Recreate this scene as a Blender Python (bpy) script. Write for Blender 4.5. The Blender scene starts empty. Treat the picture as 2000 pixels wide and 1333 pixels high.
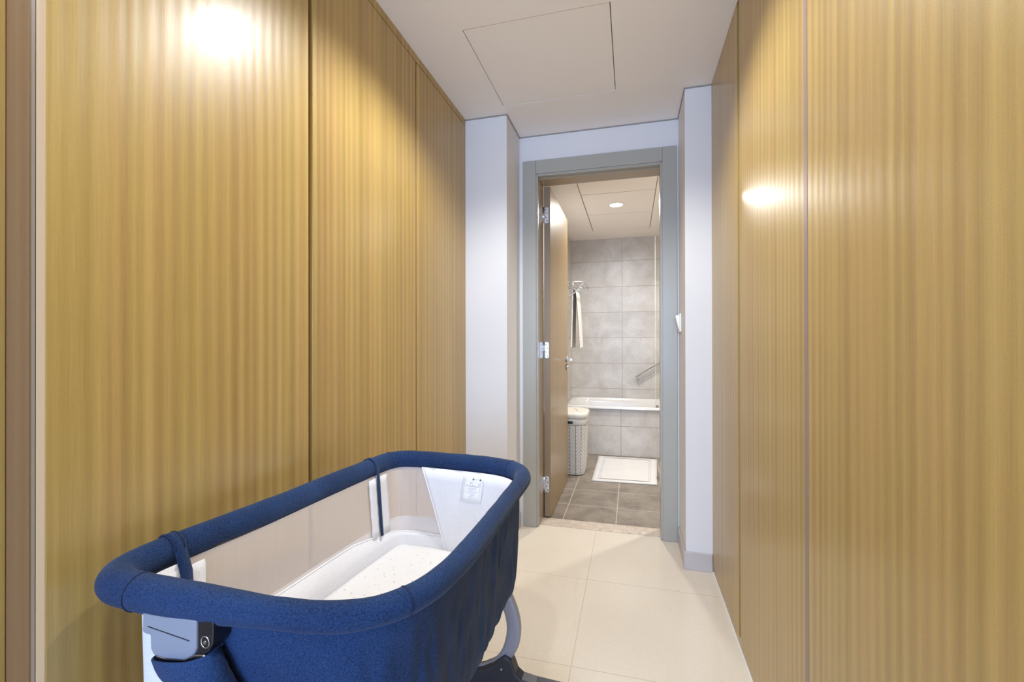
import bpy, bmesh, math, random
from mathutils import Vector, Matrix, noise
random.seed(7)
sc = bpy.context.scene
col = sc.collection
PI = math.pi

# ------------------------------------------------------------------ camera
CAM = Vector((0, 0, 1.15))
cam_d = bpy.data.cameras.new('camera'); cam = bpy.data.objects.new('camera', cam_d); col.objects.link(cam)
yaw, pit, rol = math.radians(14.885), math.radians(0.141), math.radians(-0.100)
fw = Vector((-math.sin(yaw)*math.cos(pit), math.cos(yaw)*math.cos(pit), math.sin(pit)))
rt = Vector((math.cos(yaw), math.sin(yaw), 0)); up = rt.cross(fw)
rt2 = rt*math.cos(rol) + up*math.sin(rol); up2 = up*math.cos(rol) - rt*math.sin(rol)
cam.matrix_world = Matrix(((rt2.x, up2.x, -fw.x, CAM.x), (rt2.y, up2.y, -fw.y, CAM.y), (rt2.z, up2.z, -fw.z, CAM.z), (0, 0, 0, 1)))
cam_d.sensor_width = 36; cam_d.lens = 875.02*36/2000; cam_d.clip_start = .02
sc.camera = cam

# ------------------------------------------------------------------ world, exposure
w = bpy.data.worlds.new('world'); sc.world = w; w.use_nodes = True
w.node_tree.nodes['Background'].inputs[0].default_value = (.62, .72, 1, 1)
w.node_tree.nodes['Background'].inputs[1].default_value = .6
vs = sc.view_settings
vs.view_transform = 'Standard'; vs.look = 'None'; vs.gamma = 1; vs.exposure = 0.0; vs.use_curve_mapping = False
sc.cycles.max_bounces = 10; sc.cycles.diffuse_bounces = 6; sc.cycles.use_denoising = True
sc.cycles.sample_clamp_indirect = 6

WINDOW_W = 215      # daylight from behind the camera, through an invented, unseen bedroom window
HALL_W = 88        # each hallway downlight
BATH_W = 92        # each bathroom downlight
WARM = (.96, .97, .96)
def area(name, loc, rot, sx, sy, watts, colr):
    d = bpy.data.lights.new(name, 'AREA'); d.shape = 'RECTANGLE'; d.size = sx; d.size_y = sy; d.energy = watts; d.color = colr
    o = bpy.data.objects.new(name, d); col.objects.link(o); o.location = loc; o.rotation_euler = rot
    return o
area('added_window_daylight', (-.25, -3.93, 1.45), (PI/2, 0, 0), 2.6, 2.1, WINDOW_W, (.44, .64, 1.0))  # area light standing in the added window for the cool daylight from behind

# ------------------------------------------------------------------ materials
def s2l(c): return tuple((x/255/12.92 if x/255 <= .04045 else ((x/255+.055)/1.055)**2.4) for x in c) + (1,)
def newmat(name, rgb, rough=.5, spec=.5, metal=0, coat=0, coat_r=.1, emit=None):
    m = bpy.data.materials.new(name); m.use_nodes = True
    b = m.node_tree.nodes['Principled BSDF']
    b.inputs['Base Color'].default_value = s2l(rgb); b.inputs['Roughness'].default_value = rough
    b.inputs['Specular IOR Level'].default_value = spec; b.inputs['Metallic'].default_value = metal
    b.inputs['Coat Weight'].default_value = coat; b.inputs['Coat Roughness'].default_value = coat_r
    if emit: b.inputs['Emission Color'].default_value = s2l(emit[0]); b.inputs['Emission Strength'].default_value = emit[1]
    return m
class NT:
    def __init__(s, m): s.m = m; s.t = m.node_tree; s.b = s.t.nodes['Principled BSDF']
    def n(s, typ, **kw):
        x = s.t.nodes.new(typ)
        for k, v in kw.items():
            if isinstance(k, str) and hasattr(x, k): setattr(x, k, v)
        return x
    def l(s, a, b): s.t.links.new(a, b)
    def pos(s, scale=(1, 1, 1), src='Object', rot=(0, 0, 0)):
        if src == 'World': o = s.n('ShaderNodeNewGeometry').outputs['Position']
        else: o = s.n('ShaderNodeTexCoord').outputs[src]
        mp = s.n('ShaderNodeMapping'); mp.inputs['Scale'].default_value = scale; mp.inputs['Rotation'].default_value = rot
        s.l(o, mp.inputs[0]); return mp.outputs[0]
    def noise(s, vec, scale=5, detail=3, rough=.5, dist=0):
        x = s.n('ShaderNodeTexNoise'); s.l(vec, x.inputs['Vector']); x.inputs['Scale'].default_value = scale
        x.inputs['Detail'].default_value = detail; x.inputs['Roughness'].default_value = rough; x.inputs['Distortion'].default_value = dist
        return x.outputs[0]
    def math(s, op, a, b=None, clamp=False):
        x = s.n('ShaderNodeMath'); x.operation = op; x.use_clamp = clamp
        for i, v in enumerate((a, b)):
            if v is None: continue
            if isinstance(v, (int, float)): x.inputs[i].default_value = v
            else: s.l(v, x.inputs[i])
        return x.outputs[0]
    def ramp(s, fac, stops):
        x = s.n('ShaderNodeValToRGB'); s.l(fac, x.inputs[0]); cr = x.color_ramp
        while len(cr.elements) < len(stops): cr.elements.new(.5)
        for e, (p, c) in zip(cr.elements, stops): e.position = p; e.color = s2l(c)
        return x.outputs[0]
    def mix(s, fac, a, b, mode='MIX'):
        x = s.n('ShaderNodeMix'); x.data_type = 'RGBA'; x.blend_type = mode
        if isinstance(fac, (int, float)): x.inputs[0].default_value = fac
        else: s.l(fac, x.inputs[0])
        for i, v in ((6, a), (7, b)):
            if isinstance(v, tuple): x.inputs[i].default_value = v
            else: s.l(v, x.inputs[i])
        return x.outputs[2]
    def bump(s, h, strength=.2, dist=.01, base=None):
        x = s.n('ShaderNodeBump'); x.inputs['Strength'].default_value = strength; x.inputs['Distance'].default_value = dist
        s.l(h, x.inputs['Height']); s.l(x.outputs[0], s.b.inputs['Normal']); return x.outputs[0]

def laminate(name, light, mid, dark, contrast=1, rough=.3, axis=1):
    """satin wood-grain laminate: soft vertical figure stripes with a fine pore"""
    m = newmat(name, mid, rough, coat=.22, coat_r=.16); t = NT(m)
    p = t.pos((1, 1, 1), 'World')
    sx = t.n('ShaderNodeSeparateXYZ'); t.l(p, sx.inputs[0]); y = sx.outputs[axis]; z = sx.outputs[2]
    wob = t.noise(t.pos((3, 3, .035), 'World'), 1.6, 2)
    wv = t.math('ADD', t.math('MULTIPLY', y, 2*PI/.033), t.math('MULTIPLY', wob, 16))
    st = t.math('ADD', t.math('MULTIPLY', t.math('SINE', wv), .5), .5)
    band = t.noise(t.pos((26, 26, .22), 'World'), 1.4, 3, .55)
    amp = t.noise(t.pos((2, 2, .7), 'World'), 1.5, 1)
    fine = t.noise(t.pos((380, 380, 9), 'World'), 1, 2, .6)
    grit = t.noise(t.pos((500, 500, 500), 'World'), 1, 1)
    a = t.math('MULTIPLY', t.math('MULTIPLY', t.math('SUBTRACT', st, .5), .30*contrast), t.math('MULTIPLY', amp, 1.5))
    b_ = t.math('MULTIPLY', t.math('SUBTRACT', band, .5), .95*contrast)
    c = t.math('ADD', t.math('MULTIPLY', t.math('SUBTRACT', fine, .5), .34), t.math('MULTIPLY', t.math('SUBTRACT', grit, .5), .22))
    f = t.math('ADD', t.math('ADD', t.math('ADD', a, b_), c), .5, True)
    hue = t.noise(t.pos((14, 14, .3), 'World'), 1.3, 2)
    warm = t.mix(t.math('MULTIPLY', t.math('SUBTRACT', hue, .38, True), 3.2, True), s2l((254, 254, 244)), s2l((255, 247, 248)))
    t.l(t.mix(1.0, t.ramp(f, [(0.05, dark), (.5, mid), (.95, light)]), warm, 'MULTIPLY'), t.b.inputs['Base Color'])
    hgt = t.math('ADD', t.math('MULTIPLY', st, 1.0), t.math('MULTIPLY', t.math('ADD', fine, grit), .30))
    t.bump(hgt, .075, .0035)
    return m
M = {}
M['oak'] = laminate('wood_laminate', (200, 172, 106), (176, 148, 88), (148, 122, 69), 1.0, .36)
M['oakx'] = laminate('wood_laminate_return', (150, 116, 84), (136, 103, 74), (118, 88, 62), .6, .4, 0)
M['oak_edge'] = newmat('laminate_edge', (205, 172, 132), .4)
M['leafwood'] = laminate('door_laminate', (164, 138, 90), (150, 124, 78), (136, 110, 68), .7, .36)
M['leafedge'] = newmat('door_edge_laminate', (142, 122, 96), .4)
M['alu'] = newmat('brushed_aluminium', (190, 190, 196), .3, .5, 1)
M['bronze'] = newmat('bronze_profile', (142, 124, 112), .35, .5, .35)
M['mauve'] = newmat('mauve_edge_profile', (150, 128, 118), .4, .5)
M['dark'] = newmat('dark_gap', (58, 44, 30), .7)
M['chrome'] = newmat('chrome', (225, 225, 228), .08, .5, 1)
M['steel'] = newmat('satin_steel', (205, 205, 208), .25, .5, 1)
M['ceil'] = newmat('ceiling_paint', (248, 245, 245), .55, .3)
M['gapgrey'] = newmat('gap_shade_grey', (150, 146, 142), .8)
M['bceil'] = newmat('bathroom_ceiling_metal', (246, 238, 230), .5, .3)
M['casing'] = newmat('casing_paint', (168, 165, 155), .28, .5)
M['jamb'] = newmat('jamb_beige', (160, 142, 118), .25, .5)  # beige, where the right jamb takes the casing colour
M['skirt'] = newmat('skirting_stone', (196, 188, 186), .3)
M['white_pl'] = newmat('white_plastic', (238, 238, 236), .35)
M['thin_arc'] = newmat('pale_arc', (186, 186, 184), .6)
M['cream_pl'] = newmat('cream_plastic', (214, 208, 198), .45)
M['black_pl'] = newmat('black_plastic', (24, 26, 34), .35)
M['grey_pl'] = newmat('grey_plastic', (140, 146, 162), .38)
M['legmetal'] = newmat('powder_coated_leg', (150, 150, 160), .35, .5, .2)
M['footblk'] = newmat('foot_plastic', (40, 42, 50), .4)
M['acrylic'] = newmat('bath_acrylic', (226, 224, 221), .12, .6)
M['hamper_in'] = newmat('hamper_groove', (150, 142, 132), .7)
M['lamp'] = newmat('lamp_diffuser', (255, 250, 240), .5, emit=((255, 244, 224), 22))
M['print'] = newmat('print_grey', (96, 96, 104), .8)
M['printlt'] = newmat('print_light_grey', (176, 176, 184), .8)
M['paper'] = newmat('care_card', (246, 246, 248), .6)
M['rubber'] = newmat('dark_seam_thread', (20, 30, 66), .8)

m = M['wall'] = newmat('wall_paint', (226, 224, 224), .5, .3); t = NT(m)
t.bump(t.noise(t.pos((220, 220, 220)), 1, 2), .05, .002)

m = M['floor'] = newmat('polished_porcelain', (226, 213, 190), .09, .5); t = NT(m)
p = t.pos((1, 1, 1), 'World')
br = t.n('ShaderNodeTexBrick'); br.offset = 0; br.squash = 1
mp = t.n('ShaderNodeMapping'); mp.inputs['Location'].default_value = (.208 + 6, -2.19 + 6.0, 0); t.l(p, mp.inputs[0]); t.l(mp.outputs[0], br.inputs['Vector'])
br.inputs['Scale'].default_value = 1; br.inputs['Brick Width'].default_value = .6; br.inputs['Row Height'].default_value = .6
br.inputs['Mortar Size'].default_value = .0013; br.inputs['Mortar Smooth'].default_value = .1
br.inputs['Color1'].default_value = (1, 1, 1, 1); br.inputs['Color2'].default_value = (1, 1, 1, 1); br.inputs['Mortar'].default_value = (0, 0, 0, 1)
n1 = t.noise(t.pos((60, 140, 60), 'World'), 1, 4, .6); n2 = t.noise(t.pos((3, 3, 3), 'World'), 1, 3)
base = t.mix(t.math('ADD', t.math('MULTIPLY', n1, .6), t.math('MULTIPLY', n2, .4)), s2l((214, 202, 184)), s2l((240, 231, 216)))
t.l(t.mix(br.outputs[0], s2l((196, 183, 164)), base), t.b.inputs['Base Color'])

m = M['thresh'] = newmat('threshold_marble', (205, 190, 172), .2); t = NT(m)
t.l(t.ramp(t.noise(t.pos((1, 1, 1), 'World'), 28, 6, .65, 1.2), [(.3, (186, 170, 154)), (.5, (206, 192, 176)), (.7, (222, 211, 198))]), t.b.inputs['Base Color'])

def tilemat(name, axes, w_, h_, off, c1, c2, mortar, msize, rough, stain):
    m = newmat(name, c1, rough); t = NT(m)
    g = t.n('ShaderNodeNewGeometry').outputs['Position']; sx = t.n('ShaderNodeSeparateXYZ'); t.l(g, sx.inputs[0])
    cb = t.n('ShaderNodeCombineXYZ')
    t.l(t.math('ADD', sx.outputs[axes[0]], off[0]), cb.inputs[0]); t.l(t.math('ADD', sx.outputs[axes[1]], off[1]), cb.inputs[1])
    br = t.n('ShaderNodeTexBrick'); br.offset = 0; br.squash = 1; t.l(cb.outputs[0], br.inputs['Vector'])
    br.inputs['Scale'].default_value = 1; br.inputs['Brick Width'].default_value = w_; br.inputs['Row Height'].default_value = h_
    br.inputs['Mortar Size'].default_value = msize; br.inputs['Mortar Smooth'].default_value = .1
    br.inputs['Color1'].default_value = (.45, .45, .45, 1); br.inputs['Color2'].default_value = (.55, .55, .55, 1); br.inputs['Mortar'].default_value = (0, 0, 0, 1)
    n1 = t.noise(g, 5, 6, .62, .6); n2 = t.noise(g, 40, 4, .6)
    f = t.math('ADD', t.math('MULTIPLY', n1, .75), t.math('MULTIPLY', n2, .25))
    base = t.ramp(f, [(.36, c2), (.5, c1), (.66, stain)])
    base = t.mix(.5, base, br.outputs[0], 'OVERLAY')
    t.l(t.mix(br.outputs[1], base, s2l(mortar)), t.b.inputs['Base Color'])
    return m
M['btile'] = tilemat('bathroom_wall_tile', (0, 2), .6, .3, (.1 + 6, 6), (196, 190, 183), (184, 177, 169), (166, 148, 128), .003, .35, (208, 203, 198))
M['btile_side'] = tilemat('bathroom_side_wall_tile', (1, 2), .6, .3, (.6 + 6, 6), (196, 190, 183), (184, 177, 169), (166, 148, 128), .003, .35, (208, 203, 198))
M['bfloor'] = tilemat('bathroom_floor_tile', (0, 1), .335, .335, (.43 + 6.7 - .0, 6.7 - 3.18), (134, 124, 112), (112, 102, 92), (186, 176, 162), .003, .4, (152, 142, 130))

def fabric(name, c_lo, c_hi, rough=.9, scale=900, sheen=.3, weave=.5):
    m = newmat(name, c_lo, rough, .2); t = NT(m)
    n1 = t.noise(t.pos((scale, scale, scale*.35)), 1, 2, .7); n2 = t.noise(t.pos((scale*.35, scale*.35, scale)), 1, 2, .7); n3 = t.noise(t.pos((6, 6, 6)), 1, 2)
    f = t.math('ADD', t.math('MULTIPLY', t.math('ADD', n1, n2), .42), t.math('MULTIPLY', n3, .16))
    t.l(t.ramp(f, [(.40, c_lo), (.60, c_hi)]), t.b.inputs['Base Color'])
    t.b.inputs['Sheen Weight'].default_value = sheen; t.b.inputs['Sheen Roughness'].default_value = .5
    t.bump(t.math('ADD', n1, n2), weave, .0008)
    return m
M['denim'] = fabric('navy_melange_fabric', (9, 28, 60), (44, 72, 118), .9, 1000, .08)
M['white_fab'] = fabric('white_fabric', (226, 226, 230), (238, 238, 242), .85, 500, .1, .2)
M['towel'] = fabric('towel_fabric', (206, 200, 190), (226, 221, 212), .95, 260, .2, .8)
M['mat'] = fabric('bath_mat_fabric', (212, 209, 206), (226, 224, 221), .95, 260, .2, .8)
M['matline'] = newmat('mat_border_thread', (196, 196, 204), .9)

# mattress sheet with tiny scattered print
m = M['sheet'] = newmat('printed_sheet', (228, 227, 226), .85, .2); t = NT(m)
vo = t.n('ShaderNodeTexVoronoi'); t.l(t.pos((1, 1, 1)), vo.inputs['Vector']); vo.inputs['Scale'].default_value = 62; vo.inputs['Randomness'].default_value = .8
dot = t.math('LESS_THAN', vo.outputs['Distance'], .13)
sep = t.n('ShaderNodeSeparateColor'); t.l(vo.outputs['Color'], sep.inputs[0])
dot = t.math('MULTIPLY', dot, t.math('LESS_THAN', sep.outputs[0], .8))
dc = t.mix(t.math('GREATER_THAN', sep.outputs[1], .5), s2l((150, 150, 156)), s2l((205, 180, 140)))
t.l(t.mix(dot, s2l((228, 227, 226)), dc), t.b.inputs['Base Color'])

# see-through mesh cloth
def netting(name, rgb, lo, hi):
    m = newmat(name, rgb, .8, .2); t = NT(m)
    sx = t.n('ShaderNodeSeparateXYZ'); t.l(t.pos((1, 1, 1)), sx.inputs[0])
    hcoord = t.math('ADD', sx.outputs[0], sx.outputs[1])
    k = 2*PI/.0034
    a = t.math('SINE', t.math('MULTIPLY', t.math('ADD', hcoord, sx.outputs[2]), k)); b = t.math('SINE', t.math('MULTIPLY', t.math('SUBTRACT', hcoord, sx.outputs[2]), k))
    pt = t.math('ADD', t.math('MULTIPLY', t.math('MULTIPLY', a, b), .5), .5)
    fac = t.math('ADD', t.math('MULTIPLY', pt, hi - lo), lo)
    tr = t.n('ShaderNodeBsdfTransparent'); mx = t.n('ShaderNodeMixShader')
    t.l(fac, mx.inputs[0]); t.l(tr.outputs[0], mx.inputs[1]); t.l(t.b.outputs[0], mx.inputs[2])
    t.l(mx.outputs[0], t.t.nodes['Material Output'].inputs[0])
    return m
M['net'] = netting('mesh_netting', (240, 232, 230), .36, .74)

m = M['glass'] = newmat('screen_glass', (236, 240, 232), .02, .5); t = NT(m)
tr = t.n('ShaderNodeBsdfTransparent'); tr.inputs[0].default_value = s2l((253, 253, 250)); gl = t.n('ShaderNodeBsdfGlossy'); gl.inputs['Roughness'].default_value = .02
mx = t.n('ShaderNodeMixShader'); mx.inputs[0].default_value = .05; t.l(tr.outputs[0], mx.inputs[1]); t.l(gl.outputs[0], mx.inputs[2]); t.l(mx.outputs[0], t.t.nodes['Material Output'].inputs[0])
m = M['glassedge'] = newmat('glass_edge', (222, 222, 214), .2); t = NT(m)
tr = t.n('ShaderNodeBsdfTransparent'); mx = t.n('ShaderNodeMixShader'); mx.inputs[0].default_value = .25
t.l(tr.outputs[0], mx.inputs[1]); t.l(t.b.outputs[0], mx.inputs[2]); t.l(mx.outputs[0], t.t.nodes['Material Output'].inputs[0])

# ------------------------------------------------------------------ mesh helpers
def wloc(o):
    v = Vector((0, 0, 0))
    while o: v += o.location; o = o.parent
    return v
class MB:
    def __init__(s): s.v = []; s.f = []; s.sm = []
    def add(s, vs_, fs, smooth=False):
        k = len(s.v); s.v += [tuple(v) for v in vs_]; s.f += [tuple(i + k for i in f) for f in fs]; s.sm += [smooth]*len(fs); return s
    def box(s, x0, x1, y0, y1, z0, z1):
        return s.add([(x0, y0, z0), (x1, y0, z0), (x1, y1, z0), (x0, y1, z0), (x0, y0, z1), (x1, y0, z1), (x1, y1, z1), (x0, y1, z1)],
                     [(0, 3, 2, 1), (4, 5, 6, 7), (0, 1, 5, 4), (1, 2, 6, 5), (2, 3, 7, 6), (3, 0, 4, 7)])
    def loft(s, rings, closed=True, caps=True, loop=False, smooth=True):
        n = len(rings[0]); vs_ = [p for r in rings for p in r]; fs = []
        R = len(rings)
        for i in range(R if loop else R - 1):
            j = (i + 1) % R
            for k in range(n if closed else n - 1):
                l = (k + 1) % n; fs.append((i*n + k, i*n + l, j*n + l, j*n + k))
        s.add(vs_, fs, smooth)
        if caps and not loop and closed:
            k = len(s.v) - len(vs_)
            s.f.append(tuple(k + i for i in reversed(range(n)))); s.sm.append(False)
            s.f.append(tuple(k + (R - 1)*n + i for i in range(n))); s.sm.append(False)
        return s
    def tube(s, pts, r, n=12, loop=False, upv=None, flat=None, power=1):
        """tube along pts; r number or list; flat=(a, b) gives an elliptic/rounded band section"""
        pts = [Vector(p) for p in pts]; N = len(pts); rings = []
        u = None
        for i, p in enumerate(pts):
            a = pts[(i - 1) % N] if (loop or i > 0) else pts[0]; b = pts[(i + 1) % N] if (loop or i < N - 1) else pts[-1]
            tg = (b - a).normalized()
            if upv is not None: ref = Vector(upv)
            else: ref = u if u is not None else (Vector((0, 0, 1)) if abs(tg.z) < .9 else Vector((1, 0, 0)))
            side = tg.cross(ref).normalized(); u = side.cross(tg).normalized()
            rr = r[i] if isinstance(r, (list, tuple)) else r
            ra, rb = (rr*flat[0], rr*flat[1]) if flat else (rr, rr)
            ring = []
            for k in range(n):
                c, s_ = math.cos(2*PI*k/n), math.sin(2*PI*k/n)
                if power != 1: c = math.copysign(abs(c)**power, c); s_ = math.copysign(abs(s_)**power, s_)
                ring.append(p + side*ra*c + u*rb*s_)
            rings.append(ring)
        return s.loft(rings, loop=loop)
    def prism(s, poly, axis, a, b, smooth=False):
        """polygon in the plane across axis extruded a..b. axis 'y': poly=(x,z); 'z': (x,y); 'x': (y,z)"""
        def P(q, h):
            return {'y': (q[0], h, q[1]), 'z': (q[0], q[1], h), 'x': (h, q[0], q[1])}[axis]
        n = len(poly); vs_ = [P(q, a) for q in poly] + [P(q, b) for q in poly]
        s.add(vs_, [(k, (k + 1) % n, (k + 1) % n + n, k + n) for k in range(n)], smooth)
        return s.add(vs_, [tuple(reversed(range(n))), tuple(range(n, 2*n))])
    def cyl(s, c, r, h, axis='z', n=24, r2=None):
        c = Vector(c); ax = {'x': Vector((1, 0, 0)), 'y': Vector((0, 1, 0)), 'z': Vector((0, 0, 1))}[axis]
        a = {'x': Vector((0, 1, 0)), 'y': Vector((0, 0, 1)), 'z': Vector((1, 0, 0))}[axis]; b = ax.cross(a)
        r2 = r if r2 is None else r2
        return s.loft([[c + (a*math.cos(2*PI*k/n) + b*math.sin(2*PI*k/n))*rr + ax*hh for k in range(n)] for rr, hh in ((r, 0), (r2, h))])
    def build(s, name, mat, parent=None, bevel=0, seg=2, solid=0, sub=0, off=0, kind=None):
        me = bpy.data.meshes.new(name)
        if parent is not None: o0 = wloc(parent)
        else:
            xs = [v[0] for v in s.v]; ys = [v[1] for v in s.v]; zs = [v[2] for v in s.v]
            o0 = Vector(((min(xs) + max(xs))/2, (min(ys) + max(ys))/2, min(zs)))
        me.from_pydata([tuple(Vector(v) - o0) for v in s.v], [], s.f); me.validate()
        if len(me.polygons) == len(s.sm):
            for p_, q in zip(me.polygons, s.sm): p_.use_smooth = q
        bm = bmesh.new(); bm.from_mesh(me); bmesh.ops.remove_doubles(bm, verts=bm.verts, dist=1e-6); bmesh.ops.recalc_face_normals(bm, faces=bm.faces); bm.to_mesh(me); bm.free()
        me.materials.append(mat)
        o = bpy.data.objects.new(name, me); col.objects.link(o)
        if parent is not None: o.parent = parent
        else: o.location = o0
        if solid: md = o.modifiers.new('solid', 'SOLIDIFY'); md.thickness = solid; md.offset = off
        if bevel: md = o.modifiers.new('bevel', 'BEVEL'); md.width = bevel; md.segments = seg; md.limit_method = 'ANGLE'
        if sub: md = o.modifiers.new('sub', 'SUBSURF'); md.levels = sub; md.render_levels = sub
        if kind: o['kind'] = kind
        return o
def empty(name, loc, parent=None, kind=None):
    o = bpy.data.objects.new(name, None); col.objects.link(o); o.empty_display_size = .05
    o.location = loc
    if parent is not None: o.parent = parent
    if kind: o['kind'] = kind
    return o
def tag(o, label, cat, group=None):
    o['label'] = label; o['category'] = cat
    if group: o['group'] = group
    return o
def copy_tree(o, parent=None):
    c = o.copy(); col.objects.link(c)
    if parent is not None: c.parent = parent
    for ch in o.children: copy_tree(ch, c)
    return c
def spline(pts, per, loop=False):
    """Catmull-Rom through pts"""
    P = [Vector(p) for p in pts]; N = len(P); out = []
    for i in range(N if loop else N - 1):
        g = lambda k: P[k % N] if loop else P[max(0, min(N - 1, k))]
        a, b, c, d = g(i - 1), g(i), g(i + 1), g(i + 2)
        for k in range(per):
            x = k/per
            out.append(.5*((2*b) + (c - a)*x + (2*a - 5*b + 4*c - d)*x*x + (3*b - a - 3*c + d)*x**3))
    if not loop: out.append(P[-1])
    return out
def resample(pts, n, loop=True):
    P = pts + [pts[0]] if loop else pts
    L = [0]
    for a, b in zip(P, P[1:]): L.append(L[-1] + (b - a).length)
    out = []; j = 0
    for k in range(n):
        d = L[-1]*k/(n if loop else n - 1)
        while j < len(L) - 2 and L[j + 1] < d: j += 1
        x = (d - L[j])/max(1e-9, L[j + 1] - L[j]); out.append(P[j].lerp(P[j + 1], min(1, x)))
    return out
def rrect(x0, x1, y0, y1, r, n=8):
    out = []
    for cx, cy, a0 in ((x1 - r, y1 - r, 0), (x0 + r, y1 - r, 90), (x0 + r, y0 + r, 180), (x1 - r, y0 + r, 270)):
        for k in range(n + 1):
            a = math.radians(a0 + 90*k/n); out.append((cx + r*math.cos(a), cy + r*math.sin(a)))
    return out

# ------------------------------------------------------------------ key measures (metres)
XL, XR = -.9256, .3913           # cabinet fronts
ZC = 2.4394                      # corridor ceiling
YPL, YPR = 2.439, 2.421          # pier fronts
XPL, XPR = -.6775, .2659         # pier inner faces
YB, YT = 2.7397, 2.89            # end wall: corridor face / bathroom face
XCL, XCR, ZCO = -.653, .2563, 2.279   # casing outside
XCI, XCJ, ZCI = -.5697, .1765, 2.196  # casing inside
YBK, ZBC, XBL, XBR = 5.40, 2.3686, -.6945, 1.25   # bathroom back wall, ceiling, left and right walls
YM = -1.1                        # corridor mouth (bedroom behind the camera)

# ------------------------------------------------------------------ structure
def slab_hole(mb, x0, x1, y0, y1, hx0, hx1, hy0, hy1, z0, z1):
    mb.box(x0, x1, y0, hy0, z0, z1); mb.box(x0, x1, hy1, y1, z0, z1); mb.box(x0, hx0, hy0, hy1, z0, z1); mb.box(hx1, x1, hy0, hy1, z0, z1)
MB().box(-3.2, 2.6, -4.1, 2.772, -.1, 0).build('floor', M['floor'], kind='structure')
MB().box(-.8, XBR, 2.888, YBK, -.1, -.001).build('floor_bathroom', M['bfloor'], kind='structure')
MB().box(-.66, .27, 2.772, 2.888, -.1, .003).build('trim_1', M['thresh'], kind='structure')
HX0, HX1, HY0, HY1 = -.671, -.073, 1.733, 2.354
mb = MB(); slab_hole(mb, -1.6, 1.0, YM, 2.75, HX0, HX1, HY0, HY1, ZC, ZC + .03); mb.build('ceiling', M['ceil'], kind='structure')
MB().box(-1.6, 1.0, YM, 2.75, ZC + .031, ZC + .05).build('ceiling_void', M['dark'], kind='structure')
MB().box(-3.2, 2.6, -4.1, YM, 2.7, 2.8).build('ceiling_bedroom', M['ceil'], kind='structure')
MB().box(-3.2, 2.6, YM-.02, YM, ZC, 2.75).build('wall_bulkhead', M['wall'], kind='structure')
# left pier and end wall, right pier
MB().box(-1.6, XPL, YPL, YB, 0, ZC).build('wall_left', M['wall'], kind='structure')
MB().box(XPR, 1.0, YPR, YB, 0, ZC).build('wall_right', M['wall'], kind='structure')
mb = MB(); mb.box(-1.6, XCI - .01, YB, YT, 0, 2.6); mb.box(XCJ + .01, XBR + .1, YB, YT, 0, 2.6); mb.box(XCI - .01, XCJ + .01, YB, YT, ZCI + .01, 2.6)
mb.build('wall_end', M['wall'], kind='structure')
# grey strips along the ceiling edge: shade of a shadow gap put in as colour
e = .004
mb = MB(); mb.box(XL, XPL + e, YPL - e, YPL, ZC - .006, ZC); mb.box(XPL, XPL + e, YPL, YB, ZC - .006, ZC); mb.box(XPL, XPR, YB - e, YB, ZC - .006, ZC)
mb.box(XPR - e, XPR, YPR, YB, ZC - .006, ZC); mb.box(XPR - e, XR, YPR - e, YPR, ZC - .006, ZC)
mb.build('gap_shade_strip', M['gapgrey'], kind='structure')
# skirtings
mb = MB(); mb.box(XL + .001, XPL + .010, YPL - .010, YPL, 0, .09); mb.box(XPL, XPL + .010, YPL, YB - .02, 0, .09); mb.build('baseboard_left', M['skirt'], kind='structure', bevel=.003)
mb = MB(); mb.box(XPR - .010, XR - .001, YPR - .010, YPR, 0, .09); mb.box(XPR - .010, XPR, YPR, YB - .02, 0, .09); mb.build('baseboard_right', M['skirt'], kind='structure', bevel=.003)
# bedroom shell behind the camera
MB().box(-3.2, -3.1, -4.1, YM, 0, 2.7).build('wall_bedroom_left', M['wall'], kind='structure')
MB().box(2.5, 2.6, -4.1, YM, 0, 2.7).build('wall_bedroom_right', M['wall'], kind='structure')
MB().box(-3.1, -1.6, YM - .1, YM, 0, 2.7).build('wall_bedroom_front_left', M['wall'], kind='structure')
MB().box(1.0, 2.5, YM - .1, YM, 0, 2.7).build('wall_bedroom_front_right', M['wall'], kind='structure')
mb = MB(); mb.box(-3.2, 2.6, -4.1, -4.0, 0, .4); mb.box(-3.2, 2.6, -4.1, -4.0, 2.5, 2.7); mb.box(-3.2, -1.55, -4.1, -4.0, .4, 2.5); mb.box(1.05, 2.6, -4.1, -4.0, .4, 2.5)
mb.build('wall_back', M['wall'], kind='structure')
wf = empty('added_window_1', (-.25, -4.05, .4), kind='structure')  # unseen window, invented so the daylight has a place to come from
mb = MB()
for a in (-1.55, -.27, 1.01): mb.box(a, a + .04, -4.08, -4.02, .4, 2.5)
mb.box(-1.55, 1.05, -4.08, -4.02, .4, .44); mb.box(-1.55, 1.05, -4.08, -4.02, 2.46, 2.5); mb.build('added_window_frame', M['white_pl'], wf)
# bathroom shell
MB().box(XBL - .1, XBL, YT, YBK, 0, 2.6).build('wall_bathroom_left', M['btile_side'], kind='structure')
MB().box(XBR, XBR + .1, YT, YBK, 0, 2.6).build('wall_bathroom_right', M['btile_side'], kind='structure')
MB().box(XBL - .1, XBR + .1, YBK, YBK + .1, 0, 2.6).build('wall_bathroom_back', M['btile'], kind='structure')
PX0, PX1, PY0, PY1 = -.405, .197, 3.13, 5.005
mb = MB(); slab_hole(mb, XBL, XBR, YT, YBK, PX0, PX1, PY0, PY1, ZBC, ZBC + .03); mb.build('ceiling_bathroom', M['bceil'], kind='structure')
MB().box(XBL, XBR, YT, YBK, ZBC + .036, ZBC + .05).build('ceiling_bathroom_void', M['gapgrey'], kind='structure')

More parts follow.
